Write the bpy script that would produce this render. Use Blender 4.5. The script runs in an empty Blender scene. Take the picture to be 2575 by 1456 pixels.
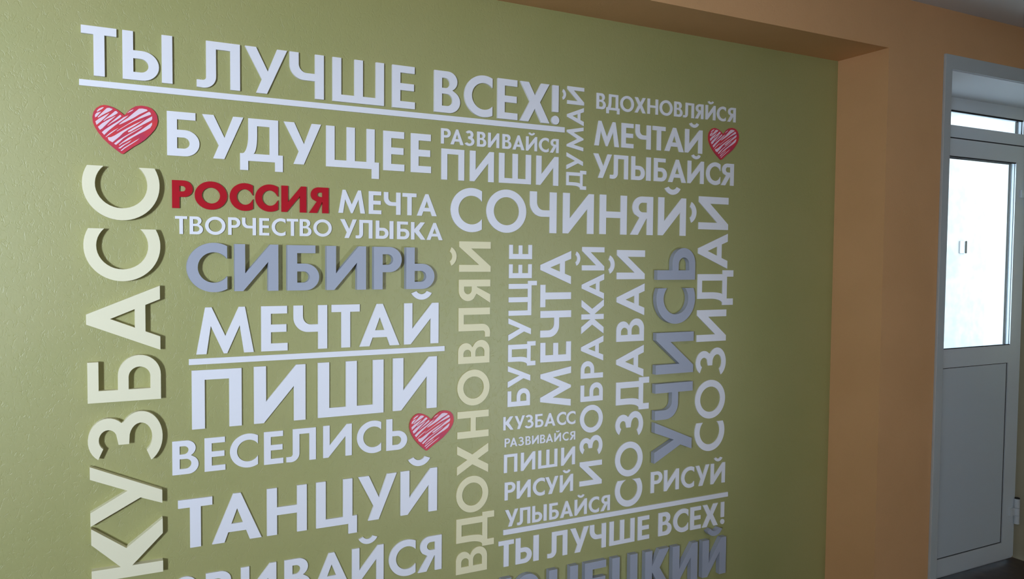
import bpy, bmesh, math, random
from mathutils import Vector, Matrix
from mathutils.geometry import tessellate_polygon
random.seed(7)
C = bpy.context.scene.collection
SC = bpy.context.scene
PI = math.pi
# ---------------------------------------------------------------- frame of the place (metres)
# x runs along the lettered wall, y = 0 is its painted face (room at y < 0), floor at z = 0
EYE = 1.71                      # height of the camera above the floor
NICHE_X1 = 2.957; NICHE_X0 = -2.05; NICHE_TOP = EYE + 0.911
FRONT = -0.261                  # face of the orange wall and beam
CEIL = EYE + 1.132
DOOR_Y = 0.0925                 # room face of the door frame
OPEN_X0 = 3.37; OPEN_X1 = 4.62; OPEN_TOP = EYE + 0.872
BACK_Y = -4.4
LEFT_X = -5.2; RIGHT_X = 8.0

# ---------------------------------------------------------------- camera
cam_d = bpy.data.cameras.new('camera'); cam = bpy.data.objects.new('camera', cam_d); C.objects.link(cam)
F_PX, YAW, PITCH, ROLL = 1946.684, 0.476444, -0.0408343, 0.0089812
cam_d.sensor_width = 36.0; cam_d.lens = F_PX / 2575 * 36; cam_d.clip_start = 0.02; cam_d.clip_end = 200
fw = Vector((math.sin(YAW)*math.cos(PITCH), math.cos(YAW)*math.cos(PITCH), math.sin(PITCH)))
rt = Vector((math.cos(YAW), -math.sin(YAW), 0)); up = rt.cross(fw)
r2 = math.cos(ROLL)*rt + math.sin(ROLL)*up; u2 = -math.sin(ROLL)*rt + math.cos(ROLL)*up
m = Matrix((r2, u2, -fw)).transposed().to_4x4(); m.translation = Vector((0, -2.5, EYE))
cam.matrix_world = m; SC.camera = cam

# ---------------------------------------------------------------- world, lights, exposure
SC.view_settings.view_transform = 'Standard'; SC.view_settings.look = 'None'
SC.view_settings.gamma = 1; SC.view_settings.use_curve_mapping = False
SC.view_settings.exposure = 0.0
W = bpy.data.worlds.new('sky'); SC.world = W; W.use_nodes = True
bg = W.node_tree.nodes['Background']; bg.inputs[0].default_value = (0.72, 0.86, 1.0, 1); bg.inputs[1].default_value = 7.0

def area(name, loc, target, sx, sy, power, color, spread=180):
    d = bpy.data.lights.new(name, 'AREA'); d.shape = 'RECTANGLE'; d.size = sx; d.size_y = sy
    d.energy = power; d.color = color; d.spread = math.radians(spread)
    o = bpy.data.objects.new(name, d); C.objects.link(o); o.location = loc
    v = Vector(target) - Vector(loc); o.rotation_euler = v.to_track_quat('-Z', 'Y').to_euler()
    return o
# daylight of the window in the opposite wall, left of and behind the viewer
area('window_daylight', (-2.8, BACK_Y + 0.12, 1.75), (-0.45, 0, 2.0), 0.45, 0.75, 40, (0.81, 0.94, 1.14), 72)
# added fill with no known source: cool pool on the lower wall
area('low_fill', (3.1, BACK_Y + 0.12, 0.9), (1.25, 0, 1.25), 0.5, 0.6, 2.3, (0.80, 0.90, 1.10), 34)
# added overhead fill standing in for light scattered about the corridor
area('corridor_fill', (1.5, -2.6, CEIL - 0.03), (1.5, -2.6, 0), 4.0, 2.0, 13, (0.97, 0.97, 0.96), 180)

# ---------------------------------------------------------------- materials
def new_mat(name, col, rough=0.6, spec=0.35, metal=0.0):
    m = bpy.data.materials.new(name); m.use_nodes = True
    b = m.node_tree.nodes['Principled BSDF']
    b.inputs['Base Color'].default_value = (*col, 1); b.inputs['Roughness'].default_value = rough
    b.inputs['Specular IOR Level'].default_value = spec; b.inputs['Metallic'].default_value = metal
    return m
def noise_tint(m, col_a, col_b, scale, detail=4, coord='Object'):
    nt = m.node_tree; b = nt.nodes['Principled BSDF']
    tc = nt.nodes.new('ShaderNodeTexCoord'); n = nt.nodes.new('ShaderNodeTexNoise')
    n.inputs['Scale'].default_value = scale; n.inputs['Detail'].default_value = detail
    r = nt.nodes.new('ShaderNodeValToRGB'); r.color_ramp.elements[0].position = 0.35; r.color_ramp.elements[1].position = 0.65
    r.color_ramp.elements[0].color = (*col_a, 1); r.color_ramp.elements[1].color = (*col_b, 1)
    nt.links.new(tc.outputs[coord], n.inputs['Vector']); nt.links.new(n.outputs['Fac'], r.inputs['Fac'])
    nt.links.new(r.outputs['Color'], b.inputs['Base Color'])
    return tc, n
def add_bump(m, scale, strength, dist, detail=3):
    nt = m.node_tree; b = nt.nodes['Principled BSDF']
    tc = nt.nodes.new('ShaderNodeTexCoord'); n = nt.nodes.new('ShaderNodeTexNoise')
    n.inputs['Scale'].default_value = scale; n.inputs['Detail'].default_value = detail
    bu = nt.nodes.new('ShaderNodeBump'); bu.inputs['Strength'].default_value = strength; bu.inputs['Distance'].default_value = dist
    nt.links.new(tc.outputs['Object'], n.inputs['Vector']); nt.links.new(n.outputs['Fac'], bu.inputs['Height'])
    nt.links.new(bu.outputs['Normal'], b.inputs['Normal'])

def plaster(name, ca, cb, spec):
    # painted embossed wall covering: short wandering grooves
    m = new_mat(name, ca, 0.5, spec); noise_tint(m, ca, cb, 3.0)
    nt = m.node_tree; b = nt.nodes['Principled BSDF']
    tc = nt.nodes.new('ShaderNodeTexCoord')
    mp = nt.nodes.new('ShaderNodeMapping'); mp.inputs['Scale'].default_value = (1.0, 1.0, 0.55)
    nt.links.new(tc.outputs['Object'], mp.inputs['Vector'])
    n1 = nt.nodes.new('ShaderNodeTexNoise'); n1.inputs['Scale'].default_value = 62; n1.inputs['Detail'].default_value = 2.0; n1.inputs['Distortion'].default_value = 0.6
    nt.links.new(mp.outputs['Vector'], n1.inputs['Vector'])
    s = nt.nodes.new('ShaderNodeMath'); s.operation = 'SUBTRACT'; s.inputs[1].default_value = 0.5
    a = nt.nodes.new('ShaderNodeMath'); a.operation = 'ABSOLUTE'
    mr = nt.nodes.new('ShaderNodeMapRange'); mr.inputs['From Min'].default_value = 0.0; mr.inputs['From Max'].default_value = 0.035
    nt.links.new(n1.outputs['Fac'], s.inputs[0]); nt.links.new(s.outputs[0], a.inputs[0]); nt.links.new(a.outputs[0], mr.inputs['Value'])
    n2 = nt.nodes.new('ShaderNodeTexNoise'); n2.inputs['Scale'].default_value = 45; n2.inputs['Detail'].default_value = 2
    nt.links.new(tc.outputs['Object'], n2.inputs['Vector'])
    mr2 = nt.nodes.new('ShaderNodeMapRange'); mr2.inputs['From Min'].default_value = 0.40; mr2.inputs['From Max'].default_value = 0.58
    nt.links.new(n2.outputs['Fac'], mr2.inputs['Value'])
    mx = nt.nodes.new('ShaderNodeMath'); mx.operation = 'MAXIMUM'
    nt.links.new(mr.outputs['Result'], mx.inputs[0]); nt.links.new(mr2.outputs['Result'], mx.inputs[1])
    n3 = nt.nodes.new('ShaderNodeTexNoise'); n3.inputs['Scale'].default_value = 160; n3.inputs['Detail'].default_value = 3
    nt.links.new(tc.outputs['Object'], n3.inputs['Vector'])
    ad = nt.nodes.new('ShaderNodeMath'); ad.operation = 'MULTIPLY_ADD'; ad.inputs[1].default_value = 0.6
    nt.links.new(n3.outputs['Fac'], ad.inputs[0]); nt.links.new(mx.outputs[0], ad.inputs[2])
    bu = nt.nodes.new('ShaderNodeBump'); bu.inputs['Strength'].default_value = 0.5; bu.inputs['Distance'].default_value = 0.0007
    nt.links.new(ad.outputs[0], bu.inputs['Height']); nt.links.new(bu.outputs['Normal'], b.inputs['Normal'])
    return m
M = {}
M['green'] = plaster('green_wall_paint', (0.335, 0.332, 0.115), (0.352, 0.340, 0.125), 0.80)
M['orange'] = plaster('orange_wall_paint', (0.71, 0.40, 0.18), (0.75, 0.425, 0.195), 0.25)
M['khaki'] = new_mat('khaki_wall_paint', (0.50, 0.455, 0.31), 0.7); add_bump(M['khaki'], 120, 0.3, 0.001)
M['ceiling'] = new_mat('ceiling_paint', (0.80, 0.80, 0.80), 0.8, 0.2); add_bump(M['ceiling'], 90, 0.2, 0.001)
M['floor'] = new_mat('brown_floor', (0.07, 0.045, 0.035), 0.4, 0.4); noise_tint(M['floor'], (0.040, 0.025, 0.020), (0.070, 0.043, 0.032), 22); 
M['white'] = new_mat('white_letter_plastic', (0.79, 0.79, 0.82), 0.45, 0.35); add_bump(M['white'], 300, 0.05, 0.0004)
M['cream'] = new_mat('cream_letter_plastic', (0.80, 0.76, 0.54), 0.55, 0.3); add_bump(M['cream'], 300, 0.05, 0.0004)
M['cream_thin'] = new_mat('thin_cream_letter_plastic', (0.80, 0.735, 0.46), 0.55, 0.3)
M['grey'] = new_mat('grey_letter_plastic', (0.365, 0.390, 0.455), 0.45, 0.35); add_bump(M['grey'], 300, 0.05, 0.0004)
M['red'] = new_mat('red_letter_plastic', (0.43, 0.004, 0.014), 0.45, 0.25)
M['heart_red'] = new_mat('heart_red_print', (0.62, 0.045, 0.06), 0.45, 0.35); noise_tint(M['heart_red'], (0.50, 0.035, 0.085), (0.66, 0.045, 0.05), 30)
M['heart_pale'] = new_mat('heart_pale_print', (0.80, 0.62, 0.70), 0.5, 0.3)
M['pvc'] = new_mat('white_pvc', (0.73, 0.79, 0.83), 0.35, 0.45); add_bump(M['pvc'], 60, 0.05, 0.0005)
M['panel'] = new_mat('pvc_panel', (0.66, 0.73, 0.78), 0.4, 0.4); add_bump(M['panel'], 40, 0.05, 0.0005)
M['casing'] = new_mat('casing_paint', (0.52, 0.56, 0.56), 0.45, 0.4)
M['soffit'] = new_mat('soffit_paint', (0.74, 0.76, 0.80), 0.6, 0.3)
M['gasket'] = new_mat('black_rubber', (0.012, 0.012, 0.015), 0.6, 0.3)
M['ext'] = new_mat('outside_stucco', (0.45, 0.45, 0.44), 0.9, 0.1); noise_tint(M['ext'], (0.38, 0.385, 0.37), (0.47, 0.475, 0.46), 9); add_bump(M['ext'], 60, 0.4, 0.004)
M['slab'] = new_mat('balcony_slab', (0.75, 0.80, 0.82), 0.8, 0.2)
M['boxbeige'] = new_mat('beige_box_plastic', (0.55, 0.50, 0.42), 0.6)
M['metal'] = new_mat('grey_metal', (0.45, 0.46, 0.47), 0.4, 0.5, 0.6)
g = bpy.data.materials.new('window_glass'); g.use_nodes = True; nt = g.node_tree; nt.nodes.clear()
o_ = nt.nodes.new('ShaderNodeOutputMaterial'); t_ = nt.nodes.new('ShaderNodeBsdfTransparent'); gl = nt.nodes.new('ShaderNodeBsdfGlossy')
gl.inputs['Roughness'].default_value = 0.02; t_.inputs[0].default_value = (0.93, 0.96, 0.97, 1)
lw = nt.nodes.new('ShaderNodeLayerWeight'); lw.inputs[0].default_value = 0.5
fr = nt.nodes.new('ShaderNodeMapRange'); fr.inputs['To Min'].default_value = 0.04; fr.inputs['To Max'].default_value = 0.35; nt.links.new(lw.outputs['Facing'], fr.inputs['Value']); mxs = nt.nodes.new('ShaderNodeMixShader')
nt.links.new(fr.outputs[0], mxs.inputs[0]); nt.links.new(t_.outputs[0], mxs.inputs[1]); nt.links.new(gl.outputs[0], mxs.inputs[2]); nt.links.new(mxs.outputs[0], o_.inputs[0])
M['glass'] = g

# ---------------------------------------------------------------- helpers
def add_box(bm, x0, x1, y0, y1, z0, z1):
    vs = [bm.verts.new((x, y, z)) for x in (x0, x1) for y in (y0, y1) for z in (z0, z1)]
    for f in ((0,1,3,2), (4,6,7,5), (0,4,5,1), (2,3,7,6), (0,2,6,4), (1,5,7,3)):
        bm.faces.new([vs[i] for i in f])
def link(name, bm, mat, parent=None, loc=(0,0,0), bevel=0.0, smooth=False):
    bmesh.ops.recalc_face_normals(bm, faces=bm.faces)
    me = bpy.data.meshes.new(name); bm.to_mesh(me); bm.free(); me.materials.append(mat)
    if smooth:
        for p in me.polygons: p.use_smooth = True
    o = bpy.data.objects.new(name, me); C.objects.link(o); o.location = loc
    if parent: o.parent = parent
    if bevel:
        b = o.modifiers.new('bevel', 'BEVEL'); b.width = bevel; b.segments = 2; b.limit_method = 'ANGLE'
    return o
def boxes(name, lst, mat, parent=None, loc=(0,0,0), bevel=0.0):
    bm = bmesh.new()
    for b in lst: add_box(bm, *b)
    return link(name, bm, mat, parent, loc, bevel)
def empty(name, loc):
    o = bpy.data.objects.new(name, None); o.empty_display_size = 0.05; C.objects.link(o); o.location = loc; return o
def tag(o, label=None, cat=None, group=None, kind=None):
    if label: o['label'] = label
    if cat: o['category'] = cat
    if group: o['group'] = group
    if kind: o['kind'] = kind
    return o
def structure(name, lst, mat, label, loc=(0,0,0), bevel=0.0):
    return tag(boxes(name, lst, mat, None, loc, bevel), label, None, None, 'structure')
def extrude(loops, depth, mapf, name, mat, parent, loc):
    """loops: [outer, hole, ...] of (x, y); front face at -depth, back face on the wall"""
    V3 = [[Vector((p[0], p[1], 0)) for p in lp] for lp in loops]
    tris = tessellate_polygon(V3); flat = [p for lp in loops for p in lp]
    bm = bmesh.new()
    fr_ = [bm.verts.new(mapf(p, -depth)) for p in flat]; bk = [bm.verts.new(mapf(p, 0.0)) for p in flat]
    for t in tris:
        try: bm.faces.new([fr_[i] for i in t]); bm.faces.new([bk[i] for i in reversed(t)])
        except ValueError: pass
    k = 0
    for lp in loops:
        n = len(lp)
        for i in range(n):
            a, b = k + i, k + (i + 1) % n
            bm.faces.new((fr_[a], fr_[b], bk[b], bk[a]))
        k += n
    return link(name, bm, mat, parent, loc)

# ---------------------------------------------------------------- wall coordinates of every letter (metres; heights from eye level)
# word: v = reads upwards, t = thickness, r = (character, start, end, baseline, cap line)
WORDS = {
 'top_slogan': {'v': 0, 't': 0.008, 'r': [('Т', -0.0716, 0.0167, 0.501, 0.6383), ('Ь', 0.0314, 0.1259, 0.5006, 0.6382), ('|', 0.1335, 0.1619, 0.5003, 0.6382), ('Л', 0.2278, 0.3503, 0.4997, 0.6381), ('У', 0.3649, 0.4903, 0.4992, 0.638), ('Ч', 0.498, 0.6049, 0.4987, 0.6379), ('Ш', 0.6329, 0.8037, 0.4981, 0.6378), ('Е', 0.8321, 0.9117, 0.4975, 0.6378), ('В', 0.9814, 1.0772, 0.4968, 0.6377), ('С', 1.0936, 1.2018, 0.4964, 0.6376), ('Е', 1.2222, 1.3021, 0.4959, 0.6375), ('Х', 1.312, 1.4353, 0.4955, 0.6375), ('!', 1.4447, 1.4769, 0.4951, 0.6374)]},
 'bud': {'v': 0, 't': 0.005, 'r': [('Б', 0.1458, 0.2344, 0.2917, 0.4211), ('У', 0.2424, 0.3596, 0.2909, 0.4206), ('Д', 0.3497, 0.4771, 0.2902, 0.4201), ('У', 0.4802, 0.5967, 0.2894, 0.4195), ('Щ', 0.6127, 0.7881, 0.2883, 0.4188), ('Е', 0.8027, 0.8763, 0.2874, 0.4181), ('Е', 0.8993, 0.972, 0.2868, 0.4177)]},
 'razv1': {'v': 0, 't': 0.004, 'r': [('Р', 1.009, 1.0449, 0.3912, 0.4437), ('А', 1.0442, 1.0935, 0.3911, 0.4435), ('З', 1.0978, 1.1347, 0.391, 0.4433), ('В', 1.1452, 1.1811, 0.3909, 0.4431), ('И', 1.1883, 1.2321, 0.3908, 0.4429), ('В', 1.2451, 1.2811, 0.3907, 0.4427), ('А', 1.2859, 1.3346, 0.3906, 0.4425), ('Й', 1.3412, 1.3869, 0.3905, 0.4423), ('С', 1.3951, 1.436, 0.3904, 0.4421), ('Я', 1.441, 1.4786, 0.3903, 0.4419)]},
 'pishi1': {'v': 0, 't': 0.004, 'r': [('П', 1.0105, 1.0964, 0.2681, 0.3746), ('И', 1.118, 1.2116, 0.2684, 0.375), ('Ш', 1.2321, 1.3626, 0.2687, 0.3753), ('И', 1.3845, 1.4786, 0.2691, 0.3757)]},
 'russia': {'v': 0, 't': 0.006, 'r': [('Р', 0.158, 0.2148, 0.1382, 0.2204), ('О', 0.2199, 0.3113, 0.1381, 0.2203), ('С', 0.319, 0.3867, 0.138, 0.2202), ('С', 0.3937, 0.4621, 0.1379, 0.22), ('И', 0.4724, 0.5494, 0.1378, 0.2199), ('Я', 0.5581, 0.6202, 0.1378, 0.2197)]},
 'mechta1': {'v': 0, 't': 0.004, 'r': [('М', 0.6528, 0.7411, 0.1412, 0.2163), ('Е', 0.7539, 0.7969, 0.1411, 0.2159), ('Ч', 0.8056, 0.8637, 0.141, 0.2155), ('Т', 0.8708, 0.9202, 0.1409, 0.2152), ('А', 0.9218, 0.9941, 0.1408, 0.2149)]},
 'tvor': {'v': 0, 't': 0.004, 'r': [('Т', 0.1654, 0.1991, 0.062, 0.1149), ('В', 0.2054, 0.2426, 0.0621, 0.1151), ('О', 0.2485, 0.3063, 0.0623, 0.1155), ('Р', 0.3141, 0.3495, 0.0625, 0.1158), ('Ч', 0.3546, 0.3957, 0.0626, 0.116), ('Е', 0.4054, 0.4354, 0.0628, 0.1163), ('С', 0.4427, 0.485, 0.0629, 0.1166), ('Т', 0.4886, 0.5243, 0.0631, 0.1168), ('В', 0.529, 0.5661, 0.0632, 0.1171), ('О', 0.5722, 0.6309, 0.0634, 0.1174)]},
 'ulybka': {'v': 0, 't': 0.004, 'r': [('У', 0.6589, 0.7135, 0.0599, 0.121), ('Л', 0.7101, 0.7664, 0.0598, 0.1205), ('Ь', 0.778, 0.822, 0.0596, 0.1198), ('|', 0.8258, 0.8389, 0.0595, 0.1194), ('Б', 0.8516, 0.8954, 0.0594, 0.119), ('К', 0.9014, 0.953, 0.0592, 0.1184), ('А', 0.9575, 1.0162, 0.059, 0.1178)]},
 'sibir': {'v': 0, 't': 0.022, 'r': [('С', 0.1947, 0.3084, -0.1091, 0.0351), ('И', 0.33, 0.4591, -0.1089, 0.0345), ('Б', 0.4866, 0.586, -0.1088, 0.0338), ('И', 0.6101, 0.7393, -0.1086, 0.0332), ('Р', 0.7659, 0.862, -0.1084, 0.0326), ('Ь', 0.8781, 0.9797, -0.1083, 0.0321)]},
 'mechtai1': {'v': 0, 't': 0.006, 'r': [('М', 0.221, 0.387, -0.2993, -0.1577), ('Е', 0.4095, 0.4898, -0.2989, -0.1576), ('Ч', 0.5085, 0.6154, -0.2986, -0.1575), ('Т', 0.63, 0.7229, -0.2983, -0.1574), ('А', 0.7224, 0.8605, -0.2979, -0.1573), ('Й', 0.8771, 1.002, -0.2975, -0.1571)]},
 'pishi2': {'v': 0, 't': 0.007, 'r': [('П', 0.2075, 0.3502, -0.5255, -0.347), ('И', 0.3869, 0.5453, -0.5245, -0.3457), ('Ш', 0.5852, 0.8045, -0.5232, -0.3441), ('И', 0.8379, 0.9961, -0.5219, -0.3426)]},
 'veselis': {'v': 0, 't': 0.004, 'r': [('В', 0.1523, 0.2254, -0.6591, -0.5571), ('Е', 0.2423, 0.302, -0.6588, -0.5561), ('С', 0.3153, 0.3985, -0.6584, -0.5551), ('Е', 0.4167, 0.4761, -0.6579, -0.554), ('Л', 0.4854, 0.579, -0.6575, -0.553), ('И', 0.6026, 0.6971, -0.657, -0.5516), ('С', 0.7145, 0.7977, -0.6565, -0.5503), ('Ь', 0.8156, 0.8899, -0.6561, -0.5491)]},
 'tancui': {'v': 0, 't': 0.007, 'r': [('Т', 0.1667, 0.2631, -0.8851, -0.7364), ('А', 0.2619, 0.4079, -0.885, -0.7357), ('Н', 0.4244, 0.5487, -0.885, -0.7349), ('Ц', 0.579, 0.7139, -0.8849, -0.7341), ('У', 0.718, 0.8518, -0.8848, -0.7333), ('Й', 0.8661, 0.9993, -0.8847, -0.7325)]},
 'razv2': {'v': 0, 't': 0.006, 'r': [('Р', -0.08, 0.0029, -1.0954, -0.9729), ('А', 0.0176, 0.1349, -1.0955, -0.973), ('З', 0.1496, 0.2268, -1.0955, -0.973), ('В', 0.2432, 0.3253, -1.0955, -0.973), ('И', 0.3453, 0.4527, -1.0956, -0.9731), ('В', 0.4778, 0.5616, -1.0956, -0.9731), ('А', 0.5678, 0.6907, -1.0957, -0.9731), ('Й', 0.6976, 0.8065, -1.0957, -0.9732), ('С', 0.8254, 0.9212, -1.0957, -0.9732), ('Я', 0.9301, 1.0181, -1.0958, -0.9733)]},
 'vdoh1': {'v': 0, 't': 0.004, 'r': [('В', 1.6441, 1.6859, 0.5704, 0.6305), ('Д', 1.6896, 1.7501, 0.5711, 0.6312), ('О', 1.7538, 1.8179, 0.572, 0.632), ('Х', 1.8218, 1.8746, 0.5729, 0.6328), ('Н', 1.8843, 1.9354, 0.5737, 0.6336), ('О', 1.9436, 2.0081, 0.5746, 0.6345), ('В', 2.0174, 2.059, 0.5754, 0.6353), ('Л', 2.0636, 2.1184, 0.5761, 0.6359), ('Я', 2.1249, 2.1682, 0.5769, 0.6367), ('Й', 2.1807, 2.2326, 0.5777, 0.6374), ('С', 2.2416, 2.2889, 0.5785, 0.6382), ('Я', 2.2984, 2.3436, 0.5792, 0.6389)]},
 'mechtai2': {'v': 0, 't': 0.004, 'r': [('М', 1.6366, 1.7497, 0.4317, 0.5262), ('Е', 1.7614, 1.8185, 0.4325, 0.5272), ('Ч', 1.8275, 1.9021, 0.4332, 0.5279), ('Т', 1.9108, 1.9746, 0.4338, 0.5287), ('А', 1.9714, 2.069, 0.4345, 0.5295), ('Й', 2.0752, 2.1653, 0.4353, 0.5305)]},
 'ulyb2': {'v': 0, 't': 0.004, 'r': [('У', 1.6332, 1.7175, 0.3094, 0.4014), ('Л', 1.7097, 1.7945, 0.3098, 0.4018), ('Ь', 1.8102, 1.8754, 0.3103, 0.4022), ('|', 1.8827, 1.9044, 0.3106, 0.4025), ('Б', 1.9205, 1.985, 0.3109, 0.4027), ('А', 1.9918, 2.083, 0.3114, 0.4031), ('Й', 2.0912, 2.1761, 0.3119, 0.4036), ('С', 2.1888, 2.2652, 0.3124, 0.404), ('Я', 2.2694, 2.3395, 0.3128, 0.4044)]},
 'sochin': {'v': 0, 't': 0.004, 'r': [('С', 1.0459, 1.1655, 0.0914, 0.2421), ('О', 1.183, 1.3441, 0.0923, 0.2432), ('Ч', 1.3591, 1.4726, 0.093, 0.2442), ('И', 1.5003, 1.6375, 0.0938, 0.2452), ('Н', 1.6646, 1.7915, 0.0947, 0.2463), ('Я', 1.8082, 1.9187, 0.0954, 0.2472), ('Й', 1.9449, 2.0858, 0.0962, 0.2483)]},
 'kuz2': {'v': 0, 't': 0.004, 'r': [('К', 1.2582, 1.2996, -0.6285, -0.5793), ('У', 1.3041, 1.3468, -0.629, -0.5797), ('З', 1.3458, 1.3835, -0.6294, -0.5801), ('Б', 1.391, 1.4257, -0.6298, -0.5805), ('А', 1.4304, 1.4778, -0.6303, -0.5809), ('С', 1.4837, 1.5242, -0.6307, -0.5814), ('С', 1.5261, 1.5664, -0.6312, -0.5817)]},
 'razv3': {'v': 0, 't': 0.004, 'r': [('Р', 1.2644, 1.2862, -0.6911, -0.6592), ('А', 1.2862, 1.3163, -0.6912, -0.6593), ('З', 1.3191, 1.3438, -0.6913, -0.6593), ('В', 1.3505, 1.3728, -0.6914, -0.6593), ('И', 1.3782, 1.4067, -0.6915, -0.6593), ('В', 1.4124, 1.435, -0.6916, -0.6594), ('А', 1.4373, 1.468, -0.6917, -0.6594), ('Й', 1.4738, 1.5031, -0.6919, -0.6594), ('С', 1.51, 1.5362, -0.692, -0.6595), ('Я', 1.5419, 1.5663, -0.6921, -0.6595)]},
 'pishi3': {'v': 0, 't': 0.004, 'r': [('П', 1.2621, 1.3172, -0.7861, -0.7184), ('И', 1.3319, 1.3926, -0.7865, -0.7184), ('Ш', 1.4052, 1.4883, -0.7869, -0.7183), ('И', 1.5049, 1.5667, -0.7873, -0.7183)]},
 'risui1': {'v': 0, 't': 0.004, 'r': [('Р', 1.266, 1.3103, -0.888, -0.8218), ('И', 1.3161, 1.3742, -0.8883, -0.8222), ('С', 1.3837, 1.4348, -0.8887, -0.8227), ('У', 1.4361, 1.4935, -0.889, -0.8231), ('Й', 1.5005, 1.5593, -0.8894, -0.8235)]},
 'ulyb3': {'v': 0, 't': 0.004, 'r': [('У', 1.2681, 1.3224, -0.9873, -0.9243), ('Л', 1.3187, 1.3738, -0.9875, -0.9247), ('Ь', 1.3823, 1.4249, -0.9877, -0.9252), ('|', 1.4312, 1.4444, -0.9879, -0.9255), ('Б', 1.4555, 1.4974, -0.988, -0.9258), ('А', 1.5034, 1.5609, -0.9883, -0.9263), ('Й', 1.5679, 1.6236, -0.9885, -0.9268), ('С', 1.6325, 1.68, -0.9888, -0.9273), ('Я', 1.6873, 1.7312, -0.989, -0.9278)]},
 'slogan2': {'v': 0, 't': 0.004, 'r': [('Т', 1.243, 1.3059, -1.1346, -1.037), ('Ь', 1.3136, 1.3818, -1.1345, -1.037), ('|', 1.3887, 1.4117, -1.1344, -1.037), ('Л', 1.4494, 1.5371, -1.1343, -1.0371), ('У', 1.5492, 1.6337, -1.1341, -1.0371), ('Ч', 1.6392, 1.7147, -1.134, -1.0372), ('Ш', 1.7314, 1.8523, -1.1338, -1.0373), ('Е', 1.8686, 1.9257, -1.1337, -1.0373), ('В', 1.9721, 2.0399, -1.1335, -1.0374), ('С', 2.0488, 2.1274, -1.1334, -1.0374), ('Е', 2.1387, 2.1958, -1.1333, -1.0375), ('Х', 2.2032, 2.2889, -1.1331, -1.0375), ('!', 2.3034, 2.3269, -1.133, -1.0376)]},
 'risui2': {'v': 0, 't': 0.004, 'r': [('Р', 1.9297, 1.9883, -0.9493, -0.8627), ('И', 1.9969, 2.0742, -0.9502, -0.8633), ('С', 2.0861, 2.1545, -0.9512, -0.864), ('У', 2.161, 2.2361, -0.9521, -0.8647), ('Й', 2.2453, 2.324, -0.9531, -0.8654)]},
 'kuznec': {'v': 0, 't': 0.022, 'r': [('К', 0.9997, 1.1342, -1.3271, -1.1694), ('У', 1.15, 1.2881, -1.3288, -1.1711), ('З', 1.3039, 1.4147, -1.3304, -1.1726), ('Н', 1.4472, 1.575, -1.332, -1.1743), ('Е', 1.6065, 1.706, -1.3336, -1.1759), ('Ц', 1.7338, 1.8713, -1.3353, -1.1775), ('К', 1.8939, 2.0188, -1.337, -1.1792), ('И', 2.0333, 2.1651, -1.3386, -1.1808), ('Й', 2.1912, 2.3213, -1.3403, -1.1826)]},
 'kuz1': {'v': 1, 't': 0.022, 'r': [('С', 0.0972, 0.2489, 0.1209, -0.0708), ('С', -0.0768, 0.0728, 0.1214, -0.0694), ('А', -0.2782, -0.0904, 0.1219, -0.068), ('Б', -0.4225, -0.2906, 0.1223, -0.0666), ('З', -0.6004, -0.4545, 0.1228, -0.0652), ('У', -0.7759, -0.6042, 0.1232, -0.0639), ('К', -0.9382, -0.778, 0.1236, -0.0625)]},
 'dumai': {'v': 1, 't': 0.004, 'r': [('Й', 0.5761, 0.6418, 1.5875, 1.5137), ('А', 0.4994, 0.5672, 1.587, 1.5137), ('М', 0.4047, 0.4941, 1.5864, 1.5136), ('У', 0.3337, 0.3961, 1.5859, 1.5135), ('Д', 0.2603, 0.3314, 1.5854, 1.5134)]},
 'vdohv': {'v': 1, 't': 0.004, 'r': [('Й', -0.0504, 0.0564, 1.2015, 1.0793), ('Я', -0.1615, -0.078, 1.2009, 1.0787), ('Л', -0.2826, -0.178, 1.2003, 1.0782), ('В', -0.3757, -0.2933, 1.1998, 1.0777), ('О', -0.5266, -0.3984, 1.1992, 1.0771), ('Н', -0.6423, -0.5459, 1.1986, 1.0765), ('Х', -0.7739, -0.6669, 1.1979, 1.0759), ('О', -0.9121, -0.7802, 1.1973, 1.0754), ('Д', -1.0411, -0.9168, 1.1967, 1.0747), ('В', -1.1306, -1.0409, 1.1962, 1.0742)]},
 'budv': {'v': 1, 't': 0.004, 'r': [('Е', -0.004, 0.0481, 1.3701, 1.2759), ('Е', -0.0737, -0.0225, 1.3698, 1.2757), ('Щ', -0.2103, -0.0837, 1.3692, 1.2755), ('У', -0.3019, -0.2195, 1.3686, 1.2753), ('Д', -0.3962, -0.3065, 1.3682, 1.2751), ('У', -0.473, -0.3943, 1.3677, 1.2749), ('Б', -0.5439, -0.4786, 1.3673, 1.2747)]},
 'mechtav': {'v': 1, 't': 0.004, 'r': [('А', -0.0974, 0.0285, 1.5386, 1.4062), ('Т', -0.1821, -0.0987, 1.5399, 1.4073), ('Ч', -0.2949, -0.196, 1.5412, 1.4084), ('Е', -0.388, -0.3138, 1.5425, 1.4096), ('М', -0.5599, -0.4091, 1.5441, 1.411)]},
 'izob': {'v': 1, 't': 0.004, 'r': [('Й', -0.0454, 0.0442, 1.6887, 1.5874), ('А', -0.1561, -0.0578, 1.689, 1.5875), ('Ж', -0.2895, -0.1569, 1.6893, 1.5877), ('А', -0.3947, -0.2977, 1.6895, 1.5879), ('Р', -0.4607, -0.3937, 1.6897, 1.588), ('Б', -0.5501, -0.478, 1.6899, 1.5881), ('О', -0.6723, -0.5644, 1.6902, 1.5883), ('З', -0.7608, -0.6838, 1.6904, 1.5885), ('И', -0.878, -0.7835, 1.6907, 1.5886)]},
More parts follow.
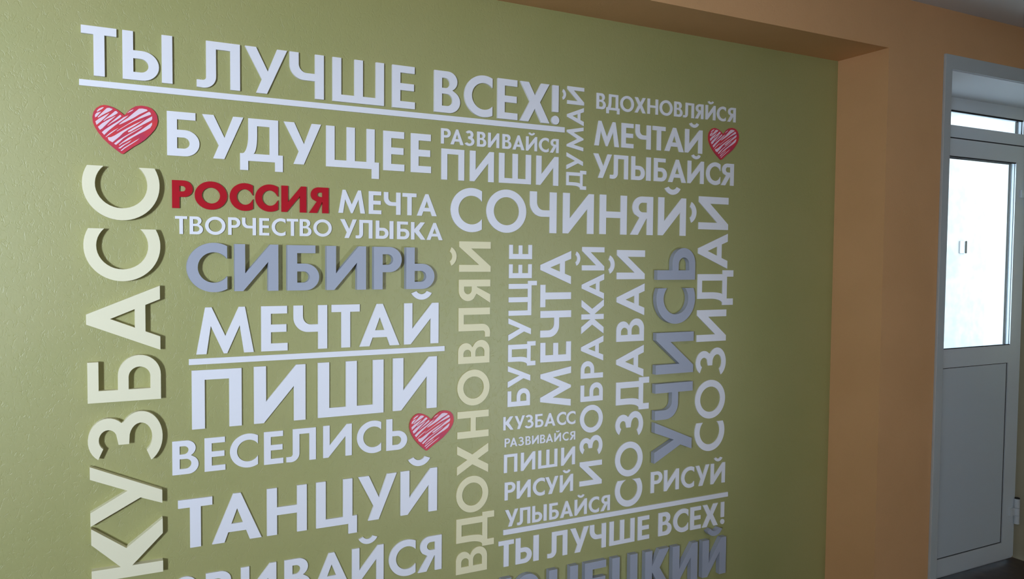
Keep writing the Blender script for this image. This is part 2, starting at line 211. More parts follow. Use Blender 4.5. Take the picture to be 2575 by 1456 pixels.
 'sozdav': {'v': 1, 't': 0.004, 'r': [('Й', -0.0798, 0.0346, 1.8823, 1.748), ('А', -0.2238, -0.0967, 1.8827, 1.7493), ('В', -0.3255, -0.2356, 1.8831, 1.7504), ('А', -0.4696, -0.3423, 1.8834, 1.7516), ('Д', -0.6012, -0.4719, 1.8838, 1.7528), ('З', -0.7047, -0.6058, 1.8842, 1.7538), ('О', -0.8658, -0.7263, 1.8846, 1.7551), ('С', -0.9877, -0.8791, 1.885, 1.7564)]},
 'uchis': {'v': 1, 't': 0.022, 'r': [('Ь', -0.0825, 0.0461, 2.1234, 1.9313), ('С', -0.2612, -0.1166, 2.1229, 1.9311), ('И', -0.4633, -0.2957, 2.1223, 1.931), ('Ч', -0.6484, -0.5017, 2.1218, 1.9309), ('У', -0.8239, -0.6582, 2.1213, 1.9307)]},
 'sozid': {'v': 1, 't': 0.004, 'r': [('Й', 0.1255, 0.2611, 2.3129, 2.1533), ('А', -0.0379, 0.1097, 2.3129, 2.1536), ('Д', -0.1913, -0.0443, 2.3129, 2.1539), ('И', -0.3426, -0.2103, 2.3129, 2.1542), ('З', -0.4861, -0.3705, 2.3129, 2.1545), ('О', -0.6697, -0.5059, 2.3129, 2.1548), ('С', -0.808, -0.6847, 2.3129, 2.1551)]},
}
BARS = [[-0.0775, 0.4884, -0.0778, 0.4711, 1.5029, 0.4878, 1.5031, 0.4683], [0.2004, -0.3121, 0.2002, -0.3301, 1.0255, -0.3089, 1.0256, -0.3263], [1.2618, -0.9965, 1.2619, -1.0157, 2.3418, -0.9974, 2.3424, -1.0169]]
HEARTS = [[9.805246e-05, -1.485746e-06, -0.05363577, 8.966486e-06, -0.0001086939, 0.4289271], [9.569989e-05, -1.334337e-05, 0.896091, 4.169244e-06, -0.0001047098, -0.5299852], [9.707176e-05, -4.804659e-06, 2.190363, 9.969878e-06, -0.0001043654, 0.5522887]]

# ---------------------------------------------------------------- the alphabet (geometric capitals, height 1, width w, stem s)
def arc(cx, cy, rx, ry, a0, a1, n=16):
    return [(cx + rx*math.cos(math.radians(a0 + (a1-a0)*i/n)), cy + ry*math.sin(math.radians(a0 + (a1-a0)*i/n))) for i in range(n+1)]
def bowl(x0, w, y0, y1, right=1):
    """D-shaped end from (x0,y1) round (w,mid) to (x0,y0), listed downwards"""
    cy = (y0+y1)/2; ry = (y1-y0)/2; rx = min(w-x0, ry*1.05)
    return [(x0, y1)] + arc(w-rx, cy, rx, ry, 90, -90, 18) + [(x0, y0)]
def breve(w, s):
    cx, R, t = w/2, 0.295, 0.135
    return [arc(cx, 1.375, R, R, 207, 333, 14) + arc(cx, 1.375, R-t, R-t, 328, 212, 12)]
def glyph(ch, w, s):
    """returns list of pieces; each piece = [outer, holes...]"""
    b = s*0.82; X = lambda f: f*w
    if ch == 'Т': c = w/2; return [[[(0,1),(w,1),(w,1-b),(c+s/2,1-b),(c+s/2,0),(c-s/2,0),(c-s/2,1-b),(0,1-b)]]]
    if ch == 'П': return [[[(0,0),(0,1),(w,1),(w,0),(w-s,0),(w-s,1-b),(s,1-b),(s,0)]]]
    if ch == 'Н': return [[[(0,0),(0,1),(s,1),(s,.5+b/2),(w-s,.5+b/2),(w-s,1),(w,1),(w,0),(w-s,0),(w-s,.5-b/2),(s,.5-b/2),(s,0)]]]
    if ch == 'Е':
        r = w*0.985
        return [[[(0,0),(0,1),(r,1),(r,1-b),(s,1-b),(s,.505+b/2),(r*.97,.505+b/2),(r*.97,.505-b/2),(s,.505-b/2),(s,b),(w,b),(w,0)]]]
    if ch == 'Ш':
        c = w/2
        return [[[(0,0),(0,1),(s,1),(s,b),(c-s/2,b),(c-s/2,1),(c+s/2,1),(c+s/2,b),(w-s,b),(w-s,1),(w,1),(w,0)]]]
    if ch == 'Щ':
        q = w*.915; c = q/2
        return [[[(0,0),(0,1),(s,1),(s,b),(c-s/2,b),(c-s/2,1),(c+s/2,1),(c+s/2,b),(q-s,b),(q-s,1),(q,1),(q,b),(w,b),(w,-.24),(w-s*.9,-.24),(w-s*.9,0)]]]
    if ch == 'Ц':
        q = w*.885
        return [[[(0,0),(0,1),(s,1),(s,b),(q-s,b),(q-s,1),(q,1),(q,b),(w,b),(w,-.22),(w-s*.92,-.22),(w-s*.92,0)]]]
    if ch in 'ИЙ':
        k = s*.80
        p = [[[(0,0),(0,1),(s,1),(s,.375),(w-k,1),(w,1),(w,0),(w-s,0),(w-s,.625),(k,0)]]]
        if ch == 'Й': p.append(breve(w, s))
        return p
    if ch == 'А':
        f = .5-.075; k = s*1.16/w; fi = (.5-k)/.69; inx = lambda y: k + fi*y
        y0, y1 = .205, .205+b; ya = .685
        return [[[(0,0),(X(f),1),(X(1-f),1),(w,0),(X(1-k),0),(X(1-inx(y0)),y0),(X(inx(y0)),y0),(X(k),0)],
                 [(X(inx(y1)),y1),(X(1-inx(y1)),y1),(X(.5),ya)]]]
    if ch == 'М':
        k = s*.98/w; i = .155 + s*.62/w
        yi = min(.72, .60)
        return [[[(0,0),(X(.155),1),(X(i),1),(X(.5),.375),(X(1-i),1),(X(.845),1),(w,0),(X(1-k),0),(X(.752),yi),(X(.53),0),(X(.47),0),(X(.248),yi),(X(k),0)]]]
    if ch == 'Л':
        a = .215*w; c = a + s
        out = [(a,1),(w,1),(w,0),(w-s,0),(w-s,1-b),(c,1-b),(c,.26)]
        out += arc(c-.255, .245, .255, .255, 0, -90, 10)[1:]
        out += [(0,0),(0,b*.95)]
        out += arc(a-.07, b*.95+.07, .07, .07, -90, 0, 5)
        return [[out]]
    if ch == 'Д':
        a = .19*w; q = .89*w; l = w*.185; y = b
        out = [(a,1),(q,1),(q,y),(w,y),(w,-.22),(w-l,-.22),(w-l,0),(l,0),(l,-.22),(0,-.22),(0,y),(.05*w,y)]
        out += [(.05*w+ (a-.05*w)*math.sin(t*PI/16), y + .42*(1-math.cos(t*PI/16))) for t in range(1,9)]
        h = [(a+s*.95,1-b),(q-s*.95,1-b),(q-s*.95,y),(.30*w,y)]
        h += [(.30*w + (a+s*.95-.30*w)*math.sin(t*PI/16), y + .42*(1-math.cos(t*PI/16))) for t in range(1,9)]
        return [[out, h]]
    if ch == 'У':
        k = s*1.17
        return [[[(0,1),(k,1),(X(.535),.49),(w-k*.93,1),(w,1),(X(.255)+k,0),(X(.255),0),(X(.395),.31)]]]
    if ch == 'Х':
        k = s*1.22
        return [[[(X(.01),1),(X(.01)+k,1),(X(.5),.675),(X(.99)-k,1),(X(.99),1),(X(.5)+k*.60,.515),(w,0),(w-k,0),(X(.5),.345),(k,0),(0,0),(X(.5)-k*.60,.515)]]]
    if ch == 'Ч':
        yt, yb = .395+b, .395; r = .19; R = .33
        return [[[(0,1),(s,1),(s,yt+r)] + arc(s+r*.95, yt+r, r*.95, r, 180, 270, 8)[1:] + [(w-s,yt),(w-s,1),(w,1),(w,0),(w-s,0),(w-s,yb)]
                 + arc(R*.98, yb+R, R*.98, R, 270, 180, 10)]]
    if ch == 'Б':
        h = .595
        return [[[(0,0),(0,1),(X(.88),1),(X(.88),1-b),(s,1-b),(s,h)] + bowl(s*1.5, w, 0, h)[1:-1] + [(s,0)], [(s,h-b)] + bowl(s*1.2, w-s, b, h-b)[1:-1] + [(s,b)]]]
    if ch == 'Ь':
        h = .61
        return [[[(0,0),(0,1),(s,1),(s,h)] + bowl(s*1.5, w, 0, h)[1:-1] + [(s,0)], [(s,h-b)] + bowl(s*1.2, w-s, b, h-b)[1:-1] + [(s,b)]]]
    if ch == 'В':
        m_ = .525
        up_ = arc(X(.89)-.25, 1-(1-m_)/2, .25, (1-m_)/2, 90, -62, 12)
        lo_ = arc(w-.29, m_*.5+.012, .29, m_*.5+.012, 62, -90, 14)
        return [[[(0,0),(0,1)] + up_ + lo_, [(s,1-b)] + bowl(s*1.1, X(.89)-s*.98, m_+b*.42, 1-b)[1:-1] + [(s,m_+b*.42)],
                 [(s,m_-b*.42)] + bowl(s*1.1, w-s, b, m_-b*.42)[1:-1] + [(s,b)]]]
    if ch == 'Р':
        y = .405
        return [[[(0,0),(0,1)] + bowl(s, w, y, 1)[1:-1] + [(s,y),(s,0)], [(s,1-b)] + bowl(s*1.1, w-s, y+b, 1-b)[1:-1] + [(s,y+b)]]]
    if ch == 'Я':
        y = .43; L = .09*w; mir = lambda l: [(w-p[0], p[1]) for p in l]
        o = [(0,0),(0,1)] + bowl(s, w-L, y, 1)[1:-1][:-5] + [(X(.60), y+.015), (w,0),(w-s*1.25,0),(s+.02,y),(s,y),(s,0)]
        hl = [(s,1-b)] + bowl(s*1.1, w-L-s, y+b, 1-b)[1:-1] + [(s,y+b)]
        return [[mir(o), mir(hl)]]
    if ch == 'О':
        return [[arc(w/2,.5,w/2,.515,0,360,48)[:-1], arc(w/2,.5,w/2-s,.515-s*.93,0,360,48)[:-1]]]
    if ch == 'С':
        rx, ry = .53, .515; ix, iy = rx-s, ry-s*.93
        if w > 2*rx - .02: rx = (w+.04)/1.9; ix = rx - s
        A = math.degrees(math.acos((w-rx)/rx)); B = math.degrees(math.acos(min(.97, (w-rx)/ix)))
        o = arc(rx,.5,rx,ry,A,360-A,36); i = arc(rx,.5,ix,iy,360-B,B,30)
        return [[o + [(w, .5-iy*math.sin(math.radians(B)))] + i[1:-1] + [(w, .5+iy*math.sin(math.radians(B)))]]]
    if ch == 'З':
        cu, cl, = (.47*w, .742), (.47*w, .292); ru = (.43*w, .272); rl = (.53*w, .307)
        o = arc(*cu, *ru, 150, -42, 18) + arc(*cl, *rl, 50, -152, 22)
        inner = arc(*cl, rl[0]-s, rl[1]-b, -150, 75, 16) + [(X(.36), .455),(X(.36), .455+b)] + arc(*cu, ru[0]-s, max(.05, ru[1]-b), -60, 148, 14)
        return [[o + inner]]
    if ch == 'К':
        k = s*1.35
        return [[[(0,0),(0,1),(s,1),(s,.60),(w*.96-k,1),(w*.97,1),(s+(w-s)*.42,.52),(w,0),(w-k,0),(s,.44),(s,0)]]]
    if ch == 'Ж':
        c = w/2; h_ = s/2; k = s*1.25
        R_ = [(c+h_,1),(c+h_,.60),(w*.98-k,1),(w*.99,1),(c+h_+(w/2-h_)*.36,.52),(w,0),(w-k,0),(c+h_,.42),(c+h_,0)]
        return [[R_ + [(2*c-p[0], p[1]) for p in reversed(R_)]]]
    if ch == '!':
        c = w/2; r = min(.115, w*.52)
        return [[[(c-s*.45,1),(c+s*.45,1),(c+s*.45,.315),(c-s*.45,.315)]], [arc(c,.105,r,.115,0,360,20)[:-1]]]
    if ch == '|': return [[[(0,0),(0,1),(w,1),(w,0)]]]

def build_word(key, text, mat, label, group=None):
    d = WORDS[key]; t = d['t']; s0 = STEM.get(key, .205); rows = d['r']
    if d['v']: base = Vector((rows[0][3], 0, EYE + rows[0][1]))
    else: base = Vector((rows[0][1], 0, EYE + rows[0][3]))
    root = empty('wall_word', base); tag(root, label, 'word', group)
    last = None
    for ch, a0, a1, b0, b1 in rows:
        if d['v']:   # reads upwards: local x -> +z, local y -> -x
            h = b0 - b1; org = Vector((b0, 0, EYE + a0))
            mf = lambda p, dy, h=h: (-p[1]*h, dy, p[0]*h)
        else:
            h = b1 - b0; org = Vector((a0, 0, EYE + b0))
            mf = lambda p, dy, h=h: (p[0]*h, dy, p[1]*h)
        w = (a1 - a0)/h; s = s0 if ch != '|' else w
        pcs = glyph(ch, w, s)
        if ch == '|' and last is not None:
            extrude(pcs[0], t, mf, 'letter_stroke', mat, last, org - last.location - base); continue
        last = extrude(pcs[0], t, mf, 'letter' if ch != '!' else 'exclamation_mark', mat, root, org - base)
        for q in pcs[1:]:
            extrude(q, t, mf, 'letter_breve' if ch != '!' else 'mark_dot', mat, last, (0,0,0))
    return root

# ================================================================ THE SETTING
W_T = 0.30
structure('wall_niche', [(NICHE_X0, NICHE_X1, 0.0, W_T, 0.0, NICHE_TOP)], M['green'], 'olive green embossed wall that carries the lettering')
structure('floor', [(LEFT_X, RIGHT_X, BACK_Y, 0.10, -0.12, 0.0)], M['floor'], 'dark brown floor seen at the foot of the door')
structure('ceiling', [(LEFT_X, RIGHT_X, BACK_Y, W_T, CEIL, CEIL + 0.15)], M['ceiling'], 'plain grey white ceiling above the orange wall')
# orange wall: beam over the niche, pier between niche and door, wall over and beyond the door, left part
structure('wall_front', [
    (NICHE_X0, NICHE_X1, FRONT, W_T, NICHE_TOP, CEIL),
    (NICHE_X1, OPEN_X0-0.01, FRONT, W_T, 0.0, CEIL),
    (OPEN_X0-0.01, OPEN_X0, FRONT, DOOR_Y+0.06, 0.0, CEIL),
    (OPEN_X0, OPEN_X1, FRONT, W_T, OPEN_TOP, CEIL),
    (OPEN_X1+0.01, RIGHT_X, FRONT, W_T, 0.0, CEIL),
    (OPEN_X1, OPEN_X1+0.01, FRONT, DOOR_Y+0.06, 0.0, CEIL), (OPEN_X1, OPEN_X1+0.01, DOOR_Y+0.06, W_T, OPEN_TOP, CEIL),
    (LEFT_X, NICHE_X0, FRONT, W_T, 0.0, CEIL)], M['orange'], 'orange plastered beam and pier framing the green niche')
structure('wall_left', [(LEFT_X - 0.15, LEFT_X, BACK_Y, W_T, 0.0, CEIL)], M['orange'], 'orange end wall of the corridor on the left')
structure('wall_right', [(RIGHT_X, RIGHT_X + 0.15, BACK_Y, W_T, 0.0, CEIL)], M['orange'], 'orange end wall of the corridor on the right')
# opposite wall, behind the viewer, with a window left and an opening added right for the low fill
wx = [(-3.55, -2.45, 0.95, 2.45), (2.65, 3.55, 0.45, 1.45)]
structure('wall_back', [
    (LEFT_X, wx[0][0], BACK_Y - 0.2, BACK_Y, 0, CEIL), (wx[0][1], wx[1][0], BACK_Y - 0.2, BACK_Y, 0, CEIL), (wx[1][1], RIGHT_X, BACK_Y - 0.2, BACK_Y, 0, CEIL),
    (wx[0][0], wx[0][1], BACK_Y - 0.2, BACK_Y, 0, wx[0][2]), (wx[0][0], wx[0][1], BACK_Y - 0.2, BACK_Y, wx[0][3], CEIL),
    (wx[1][0], wx[1][1], BACK_Y - 0.2, BACK_Y, 0, wx[1][2]), (wx[1][0], wx[1][1], BACK_Y - 0.2, BACK_Y, wx[1][3], CEIL)], M['orange'], 'orange wall opposite the lettering')
for i, (x0, x1, z0, z1) in enumerate(wx):
    f = 0.06; y0, y1 = BACK_Y - 0.12, BACK_Y - 0.05
    o = boxes('window_%d' % (i+1), [(x0, x0+f, y0, y1, z0, z1), (x1-f, x1, y0, y1, z0, z1), (x0+f, x1-f, y0, y1, z0, z0+f), (x0+f, x1-f, y0, y1, z1-f, z1)], M['pvc'])
    tag(o, 'unseen white framed window in the wall opposite the lettering', kind='structure')
    boxes('pane', [(x0+f, x1-f, y0+.03, y0+.04, z0+f, z1-f)], M['glass'], o)

# reveal of the door opening: soffit, side linings
structure('trim_2', [(OPEN_X0, OPEN_X1, FRONT + 0.002, DOOR_Y, OPEN_TOP - 0.006, OPEN_TOP + 0.0)], M['soffit'], 'pale blue white soffit of the door recess')
structure('trim_3', [(OPEN_X1 - 0.006, OPEN_X1, FRONT + 0.002, DOOR_Y, 0, OPEN_TOP - 0.006)], M['khaki'], 'khaki painted right side of the door recess')
# casing on the orange wall
cz = EYE + 0.932
co = tag(boxes('trim_1', [(OPEN_X0 - 0.045, OPEN_X0 + 0.004, FRONT - 0.012, FRONT, 0, OPEN_TOP)], M['casing'], None, (0,0,0), 0.002), 'grey white casing around the door recess', kind='structure')
boxes('casing_head', [(OPEN_X0 - 0.045, OPEN_X1 + 0.045, FRONT - 0.012, FRONT, OPEN_TOP - 0.004, cz)], M['casing'], co, bevel=0.002)
boxes('casing_side', [(OPEN_X1 - 0.004, OPEN_X1 + 0.045, FRONT - 0.012, FRONT, 0, OPEN_TOP)], M['casing'], co, bevel=0.002)

# ================================================================ THE DOOR
x0, x1 = OPEN_X0, OPEN_X1 - 0.006
yf, yb = DOOR_Y, DOOR_Y + 0.06
zt = OPEN_TOP
frame = boxes('door_1', [(x0, x0+0.06, yf, yb, 0, zt), (x1-0.03, x1, yf, yb, 0, zt),
                         (x0+0.06, x1-0.03, yf, yb, EYE+0.800, zt), (x0+0.06, x1-0.03, yf, yb, EYE+0.655, EYE+0.722),
                         (x0+0.06, x1-0.03, yf, yb, 0, 0.012)], M['pvc'], None, (0,0,0), 0.003)
tag(frame, 'white plastic glazed balcony door with transom window', kind='structure')
# transom light
tx0, tx1, tz0, tz1 = x0+0.06, x1-0.03, EYE+0.722, EYE+0.800
boxes('transom_pane', [(tx0, tx1, yf+0.015, yf+0.020, tz0, tz1)], M['glass'], frame)
boxes('transom_gasket', [(tx0, tx1-0.006, yf+0.004, yf+0.014, tz1-0.007, tz1), (tx1-0.004, tx1, yf+0.008, yf+0.014, tz0, tz1), (tx1-0.009, tx1, yf+0.034, yf+0.045, tz0, tz1)], M['gasket'], frame)
boxes('glazing_bead', [(tx1-0.006, tx1, yf, yf+0.0075, tz0, tz1)], M['pvc'], frame, bevel=0.001)
boxes('gap_strip', [(tx0, tx1, yf-0.002, yf, EYE+0.647, EYE+0.657)], M['gasket'], frame)  # black strip added so the gap above the leaf reads as dark shade
# leaf
lx0, lx1 = x0+0.05, x1-0.018
ly0, ly1 = yf-0.014, yf+0.028
lz0, lz1 = 0.020, EYE+0.648
gx0, gx1, gz0, gz1 = lx0+0.105, 4.503, EYE-0.465, EYE+0.557
px0, px1, pz0, pz1 = lx0+0.105, 4.485, EYE-1.597, EYE-0.565
leaf = boxes('door_leaf', [(lx0, gx0, ly0, ly1, lz0, lz1), (gx1, lx1, ly0, ly1, lz0, lz1), (gx0, gx1, ly0, ly1, gz1, lz1),
                           (gx0, gx1, ly0, ly1, pz1, gz0), (gx0, gx1, ly0, ly1, lz0, pz0), (px1, gx1, ly0, ly1, pz0, pz1)], M['pvc'], frame)
boxes('pane', [(gx0, gx1, ly0+0.012, ly0+0.017, gz0, gz1)], M['glass'], leaf)
boxes('glazing_bead', [(gx1-0.006, gx1, ly0+0.0, ly0+0.007, gz0, gz1)], M['pvc'], leaf, bevel=0.001)
boxes('gasket', [(gx1-0.004, gx1, ly0+0.0075, ly0+0.0115, gz0, gz1), (gx0, gx1-0.006, ly0+0.002, ly0+0.0115, gz1-0.006, gz1), (gx0, gx1-0.006, ly0+0.002, ly0+0.0115, gz0, gz0+0.004)], M['gasket'], leaf)
boxes('outer_gasket', [(gx1-0.009, gx1, ly0+0.030, ly0+0.040, gz0, gz1), (gx0, gx1-0.009, ly0+0.030, ly0+0.040, gz1-0.008, gz1)], M['gasket'], leaf)
boxes('lower_panel', [(px0+0.003, px1-0.012, ly0+0.003, ly0+0.03, pz0+0.006, pz1-0.004)], M['panel'], leaf)
boxes('panel_gasket', [(px0, px1, ly0+0.006, ly0+0.034, pz0, pz1)], M['gasket'], leaf)
# slot of a drainage cap, small
for zc in (EYE - 1.427, EYE + 0.385):
    hb = bmesh.new()
    add_box(hb, lx1-0.060, lx1+0.004, ly0-0.013, ly0, zc-0.021, zc+0.021)
    hinge = link('hinge', hb, M['pvc'], frame)
    for za, zb in ((zc+0.023, zc+0.074), (zc-0.071, zc-0.023), (zc-0.021, zc+0.021)):
        cb = bmesh.new(); r = 0.0145
        ret = bmesh.ops.create_cone(cb, cap_ends=True, segments=20, radius1=r, radius2=r, depth=zb-za)
        bmesh.ops.translate(cb, verts=cb.verts, vec=(lx1-0.002, ly0-0.0145, (za+zb)/2))
        link('hinge_barrel', cb, M['pvc'], hinge, smooth=False)
    cb = bmesh.new(); bmesh.ops.create_cone(cb, cap_ends=True, segments=20, radius1=0.014, radius2=0.012, depth=0.006)
    bmesh.ops.translate(cb, verts=cb.verts, vec=(lx1-0.002, ly0-0.0145, zc+0.077)); link('hinge_cap', cb, M['gasket'], hinge)
structure('trim_4', [(OPEN_X0, OPEN_X1, FRONT, DOOR_Y, -0.01, 0.004)], M['floor'], 'dark brown threshold in front of the door')

# ================================================================ OUTSIDE THE DOOR
structure('trim_5', [(OPEN_X1, OPEN_X1+0.01, DOOR_Y+0.061, W_T+0.004, 0, OPEN_TOP), (OPEN_X0-0.01, OPEN_X0, DOOR_Y+0.061, W_T+0.004, 0, OPEN_TOP)], M['soffit'], 'white outer lining of the door opening')
structure('wall_outside', [(4.0, 18.0, 3.4, 3.6, -1.0, 5.2)], M['ext'], 'pale stucco wall outside behind the door glass')
structure('floor_outside', [(1.0, 18.0, W_T+0.01, 3.39, -0.3, -0.12)], M['slab'], 'pale ground outside the door')
structure('ceiling_outside', [(3.0, 7.75, W_T+0.01, 3.39, EYE+1.5, EYE+1.65)], M['slab'], 'pale underside of the balcony above the door')
pl = empty('wall_plate', (9.22, 3.4, EYE+0.18)); tag(pl, 'small grey plate on the outside wall seen through the door glass', 'plate')
boxes('plate_body', [(-0.055, 0.055, -0.02, 0.0, -0.075, 0.075)], M['metal'], pl, bevel=0.004)
boxes('plate_rim', [(0.04, 0.055, -0.035, -0.02, -0.075, 0.075)], M['gasket'], pl, bevel=0.002)
lb = empty('wall_box', (10.09, 3.4, EYE+1.69)); tag(lb, 'beige box on the outside wall seen through the transom window', 'box')
boxes('box_body', [(-0.11, 0.11, -0.10, 0.0, -0.10, 0.07)], M['boxbeige'], lb, bevel=0.006)
boxes('box_lid', [(-0.115, 0.115, -0.115, 0.005, 0.07, 0.085)], M['boxbeige'], lb, bevel=0.003)

# ================================================================ LETTERING
S_ = {'w': 'white', 'c': 'cream', 'g': 'grey', 'r': 'red', 'y': 'cream_thin'}
LIST = [
 ('top_slogan', 'w', 'large white slogan ТЫ ЛУЧШЕ ВСЕХ! across the top, above the longest white bar'),
 ('bud', 'w', 'white horizontal word БУДУЩЕЕ under the top bar, right of the biggest heart'),
 ('razv1', 'w', 'small white word РАЗВИВАЙСЯ close under the right end of the top bar'),
 ('pishi1', 'w', 'white word ПИШИ directly under the upper small РАЗВИВАЙСЯ'),
 ('russia', 'r', 'bright red word РОССИЯ, the only red lettering on the wall'),
 ('mechta1', 'w', 'white horizontal word МЕЧТА right of the red word'),
 ('tvor', 'w', 'small white word ТВОРЧЕСТВО under the red word'),
 ('ulybka', 'w', 'small white word УЛЫБКА right of ТВОРЧЕСТВО'),
 ('sibir', 'g', 'thick grey horizontal word СИБИРЬ left of centre'),
 ('mechtai1', 'w', 'large white word МЕЧТАЙ under grey СИБИРЬ, standing on a white bar'),
 ('pishi2', 'w', 'largest white word ПИШИ, below the bar under МЕЧТАЙ'),
 ('veselis', 'w', 'white word ВЕСЕЛИСЬ with a heart at its right end'),
 ('tancui', 'w', 'large white word ТАНЦУЙ in the lower left under ВЕСЕЛИСЬ'),
 ('razv2', 'w', 'large white word РАЗВИВАЙСЯ cut by the bottom edge, under ТАНЦУЙ'),
 ('vdoh1', 'w', 'small white word ВДОХНОВЛЯЙСЯ, topmost in the upper right corner block'),
 ('mechtai2', 'w', 'white word МЕЧТАЙ at upper right with a heart after it'),
 ('ulyb2', 'w', 'white word УЛЫБАЙСЯ at upper right, below the heart'),
 ('sochin', 'w', 'large white horizontal word СОЧИНЯЙ right of centre'),
 ('kuz2', 'w', 'small white horizontal word КУЗБАСС, lower centre, under upright МЕЧТА'),
 ('razv3', 'w', 'tiniest white word РАЗВИВАЙСЯ under the small white КУЗБАСС'),
 ('pishi3', 'w', 'small white word ПИШИ above РИСУЙ in the lower centre'),
 ('risui1', 'w', 'white word РИСУЙ in the lower centre, above small УЛЫБАЙСЯ'),
 ('ulyb3', 'w', 'small white word УЛЫБАЙСЯ standing on the lower right bar'),
 ('slogan2', 'w', 'smaller white slogan ТЫ ЛУЧШЕ ВСЕХ! under the lower right bar'),
 ('risui2', 'w', 'white word РИСУЙ at lower right above the right end of the bar'),
 ('kuznec', 'g', 'thick grey word ending НЕЦКИЙ cut by the bottom edge at lower right'),
 ('kuz1', 'c', 'thick cream upright word КУЗБАСС along the left side, reading upwards'),
 ('dumai', 'w', 'small white upright word ДУМАЙ beside the right end of the top bar'),
 ('vdohv', 'y', 'thin cream upright word ВДОХНОВЛЯЙ in the middle of the wall'),
 ('budv', 'w', 'small white upright word БУДУЩЕЕ left of upright МЕЧТА'),
 ('mechtav', 'w', 'white upright word МЕЧТА right of centre, reading upwards'),
 ('izob', 'w', 'white upright word ИЗОБРАЖАЙ right of upright МЕЧТА'),
 ('sozdav', 'w', 'white upright word СОЗДАВАЙ left of thick grey УЧИСЬ'),
 ('uchis', 'g', 'thick grey upright word УЧИСЬ near the right side'),
 ('sozid', 'w', 'white upright word СОЗИДАЙ, the rightmost of the upright words'),
]
STEM = dict(top_slogan=.20, bud=.21, razv1=.20, pishi1=.205, russia=.243, mechta1=.205, tvor=.185, ulybka=.20, sibir=.212, mechtai1=.207, pishi2=.203,
            veselis=.20, tancui=.205, razv2=.205, vdoh1=.19, mechtai2=.215, ulyb2=.20, sochin=.195, kuz2=.19, razv3=.18, pishi3=.19, risui1=.195, ulyb3=.195,
            slogan2=.21, risui2=.195, kuznec=.225, kuz1=.178, dumai=.185, vdohv=.20, budv=.195, mechtav=.195, izob=.195, sozdav=.195, uchis=.20, sozid=.18)
for key, mk, label in LIST:
    build_word(key, '', M[S_[mk]], label)

BAR_LABELS = ['longest white bar underlining the top slogan', 'short white bar between large МЕЧТАЙ and large ПИШИ', 'long white bar at lower right above the smaller slogan']
for q, lab in zip(BARS, BAR_LABELS):
    (xa, za, xb, zb, xc, zc, xd, zd) = q
    org = Vector((xb, 0, EYE + zb))
    lp = [(xa, za), (xc, zc), (xd, zd), (xb, zb)]
    o = extrude([[(p[0]-xb, p[1]-zb) for p in lp]], 0.005, lambda p, dy: (p[0], dy, p[1]), 'underline_bar', M['white'], None, org)
    tag(o, lab, 'bar', 'white underline bars')

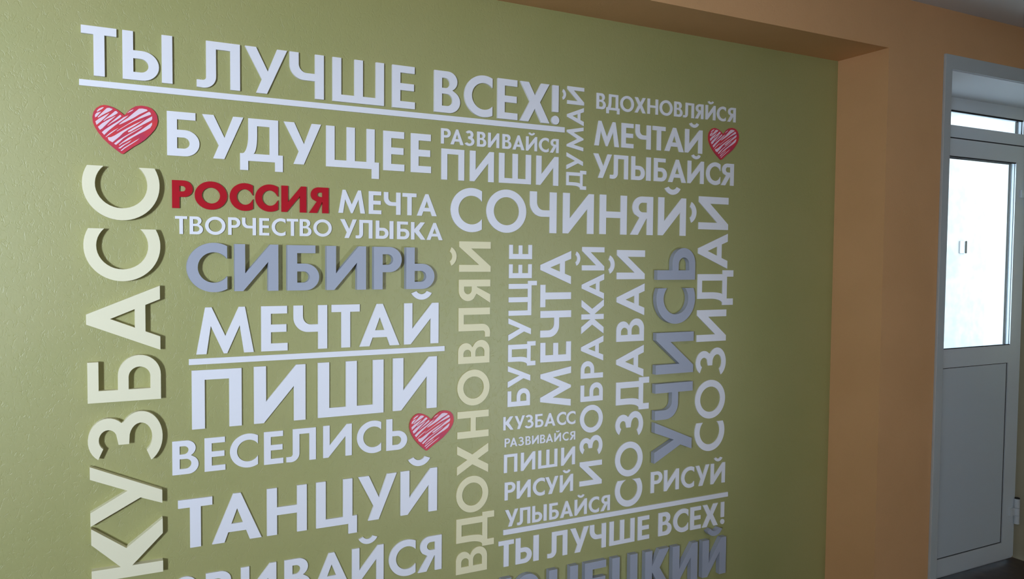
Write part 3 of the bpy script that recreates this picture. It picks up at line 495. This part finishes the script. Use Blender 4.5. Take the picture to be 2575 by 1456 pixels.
# ---------------------------------------------------------------- hearts
H_OUT = [(905,365),(820,290),(720,215),(600,150),(480,108),(380,92),(280,112),(180,175),(112,270),(82,400),(97,540),(145,660),(230,800),(350,950),(480,1080),(620,1200),(760,1310),(830,1362),(868,1372),(905,1358),(1000,1290),(1150,1190),(1300,1110),(1450,1010),(1600,870),(1715,740),(1775,620),(1795,510),(1775,380),(1715,270),(1620,180),(1500,130),(1350,107),(1200,125),(1080,190),(990,270)]
H_IN = [
 [(195,250),(245,195),(330,155),(380,155),(330,200),(260,240),(205,275)],
 [(150,415),(150,350),(190,300),(310,265),(260,320),(190,400)],
 [(215,410),(290,330),(450,175),(510,170),(600,200),(560,240),(440,300),(330,360),(240,420)],
 [(160,520),(250,450),(390,370),(520,300),(480,350),(390,440),(290,530),(190,610)],
 [(360,500),(440,430),(560,340),(660,255),(700,255),(740,300),(690,335),(580,400),(460,450),(380,505)],
 [(225,660),(330,570),(430,510),(560,440),(680,375),(650,410),(520,520),(440,600),(340,700),(275,740)],
 [(465,630),(540,560),(650,470),(770,370),(800,350),(830,385),(790,425),(680,500),(560,570),(480,630)],
 [(325,800),(420,720),(560,630),(740,520),(880,420),(1010,365),(950,420),(830,510),(650,640),(500,760),(385,870)],
 [(980,305),(1050,245),(1150,205),(1110,245),(1000,300)],
 [(760,600),(870,510),(1000,430),(1150,300),(1290,190),(1380,185),(1500,210),(1520,240),(1440,275),(1300,340),(1150,430),(950,530),(800,600)],
 [(700,780),(820,700),(1000,590),(1180,480),(1350,380),(1480,310),(1560,270),(1600,300),(1610,345),(1480,390),(1300,460),(1150,530),(1000,610),(850,700),(720,780)],
 [(420,920),(520,830),(640,750),(760,690),(640,780),(500,880),(430,930)],
 [(475,935),(560,930),(650,890),(800,800),(960,710),(1150,610),(1300,540),(1440,470),(1330,540),(1180,640),(1000,740),(880,820),(780,920),(680,1000),(600,1065),(500,1010)],
 [(1000,780),(1150,690),(1330,590),(1480,480),(1640,390),(1645,460),(1620,500),(1500,560),(1380,620),(1200,720),(1080,790),(1010,810)],
 [(640,1100),(740,1020),(900,920),(1080,820),(1250,730),(1400,650),(1340,700),(1180,790),(1020,880),(880,970),(760,1080),(690,1135)],
 [(765,1140),(860,1060),(1000,960),(1180,860),(1340,760),(1500,650),(1640,555),(1640,620),(1590,700),(1450,780),(1300,850),(1150,930),(1000,1020),(860,1090),(780,1150)],
 [(750,1220),(850,1150),(980,1080),(1100,1010),(1040,1070),(920,1140),(800,1230)],
 [(810,1285),(900,1210),(1050,1120),(1200,1030),(1310,970),(1240,1030),(1080,1130),(920,1230),(840,1295)]]
HEART_LABELS = ['biggest scribbled red and white heart at upper left, above cream КУЗБАСС', 'scribbled red and white heart at the end of ВЕСЕЛИСЬ', 'small scribbled red and white heart at upper right, after МЕЧТАЙ']
for (a, b_, c_, d_, e_, f_), lab in zip(HEARTS, HEART_LABELS):
    # affine placing of the heart drawing on the wall
    px = lambda p: (a*p[0]+b_*p[1]+c_, d_*p[0]+e_*p[1]+f_)
    tip = px((868, 1372)); org = Vector((tip[0], 0, EYE + tip[1]))
    loc = lambda p: (px(p)[0]-tip[0], px(p)[1]-tip[1])
    root = empty('heart', org); tag(root, lab, 'heart', 'scribbled hearts on the wall')
    extrude([[loc(p) for p in H_OUT]], 0.005, lambda p, dy: (p[0], dy, p[1]), 'heart_plate', M['heart_red'], root, (0,0,0))
    for shard in H_IN:
        extrude([[loc(p) for p in shard]], 0.0006, lambda p, dy: (p[0], dy, p[1]), 'pale_stroke', M['heart_pale'], root, (0,-0.005,0))
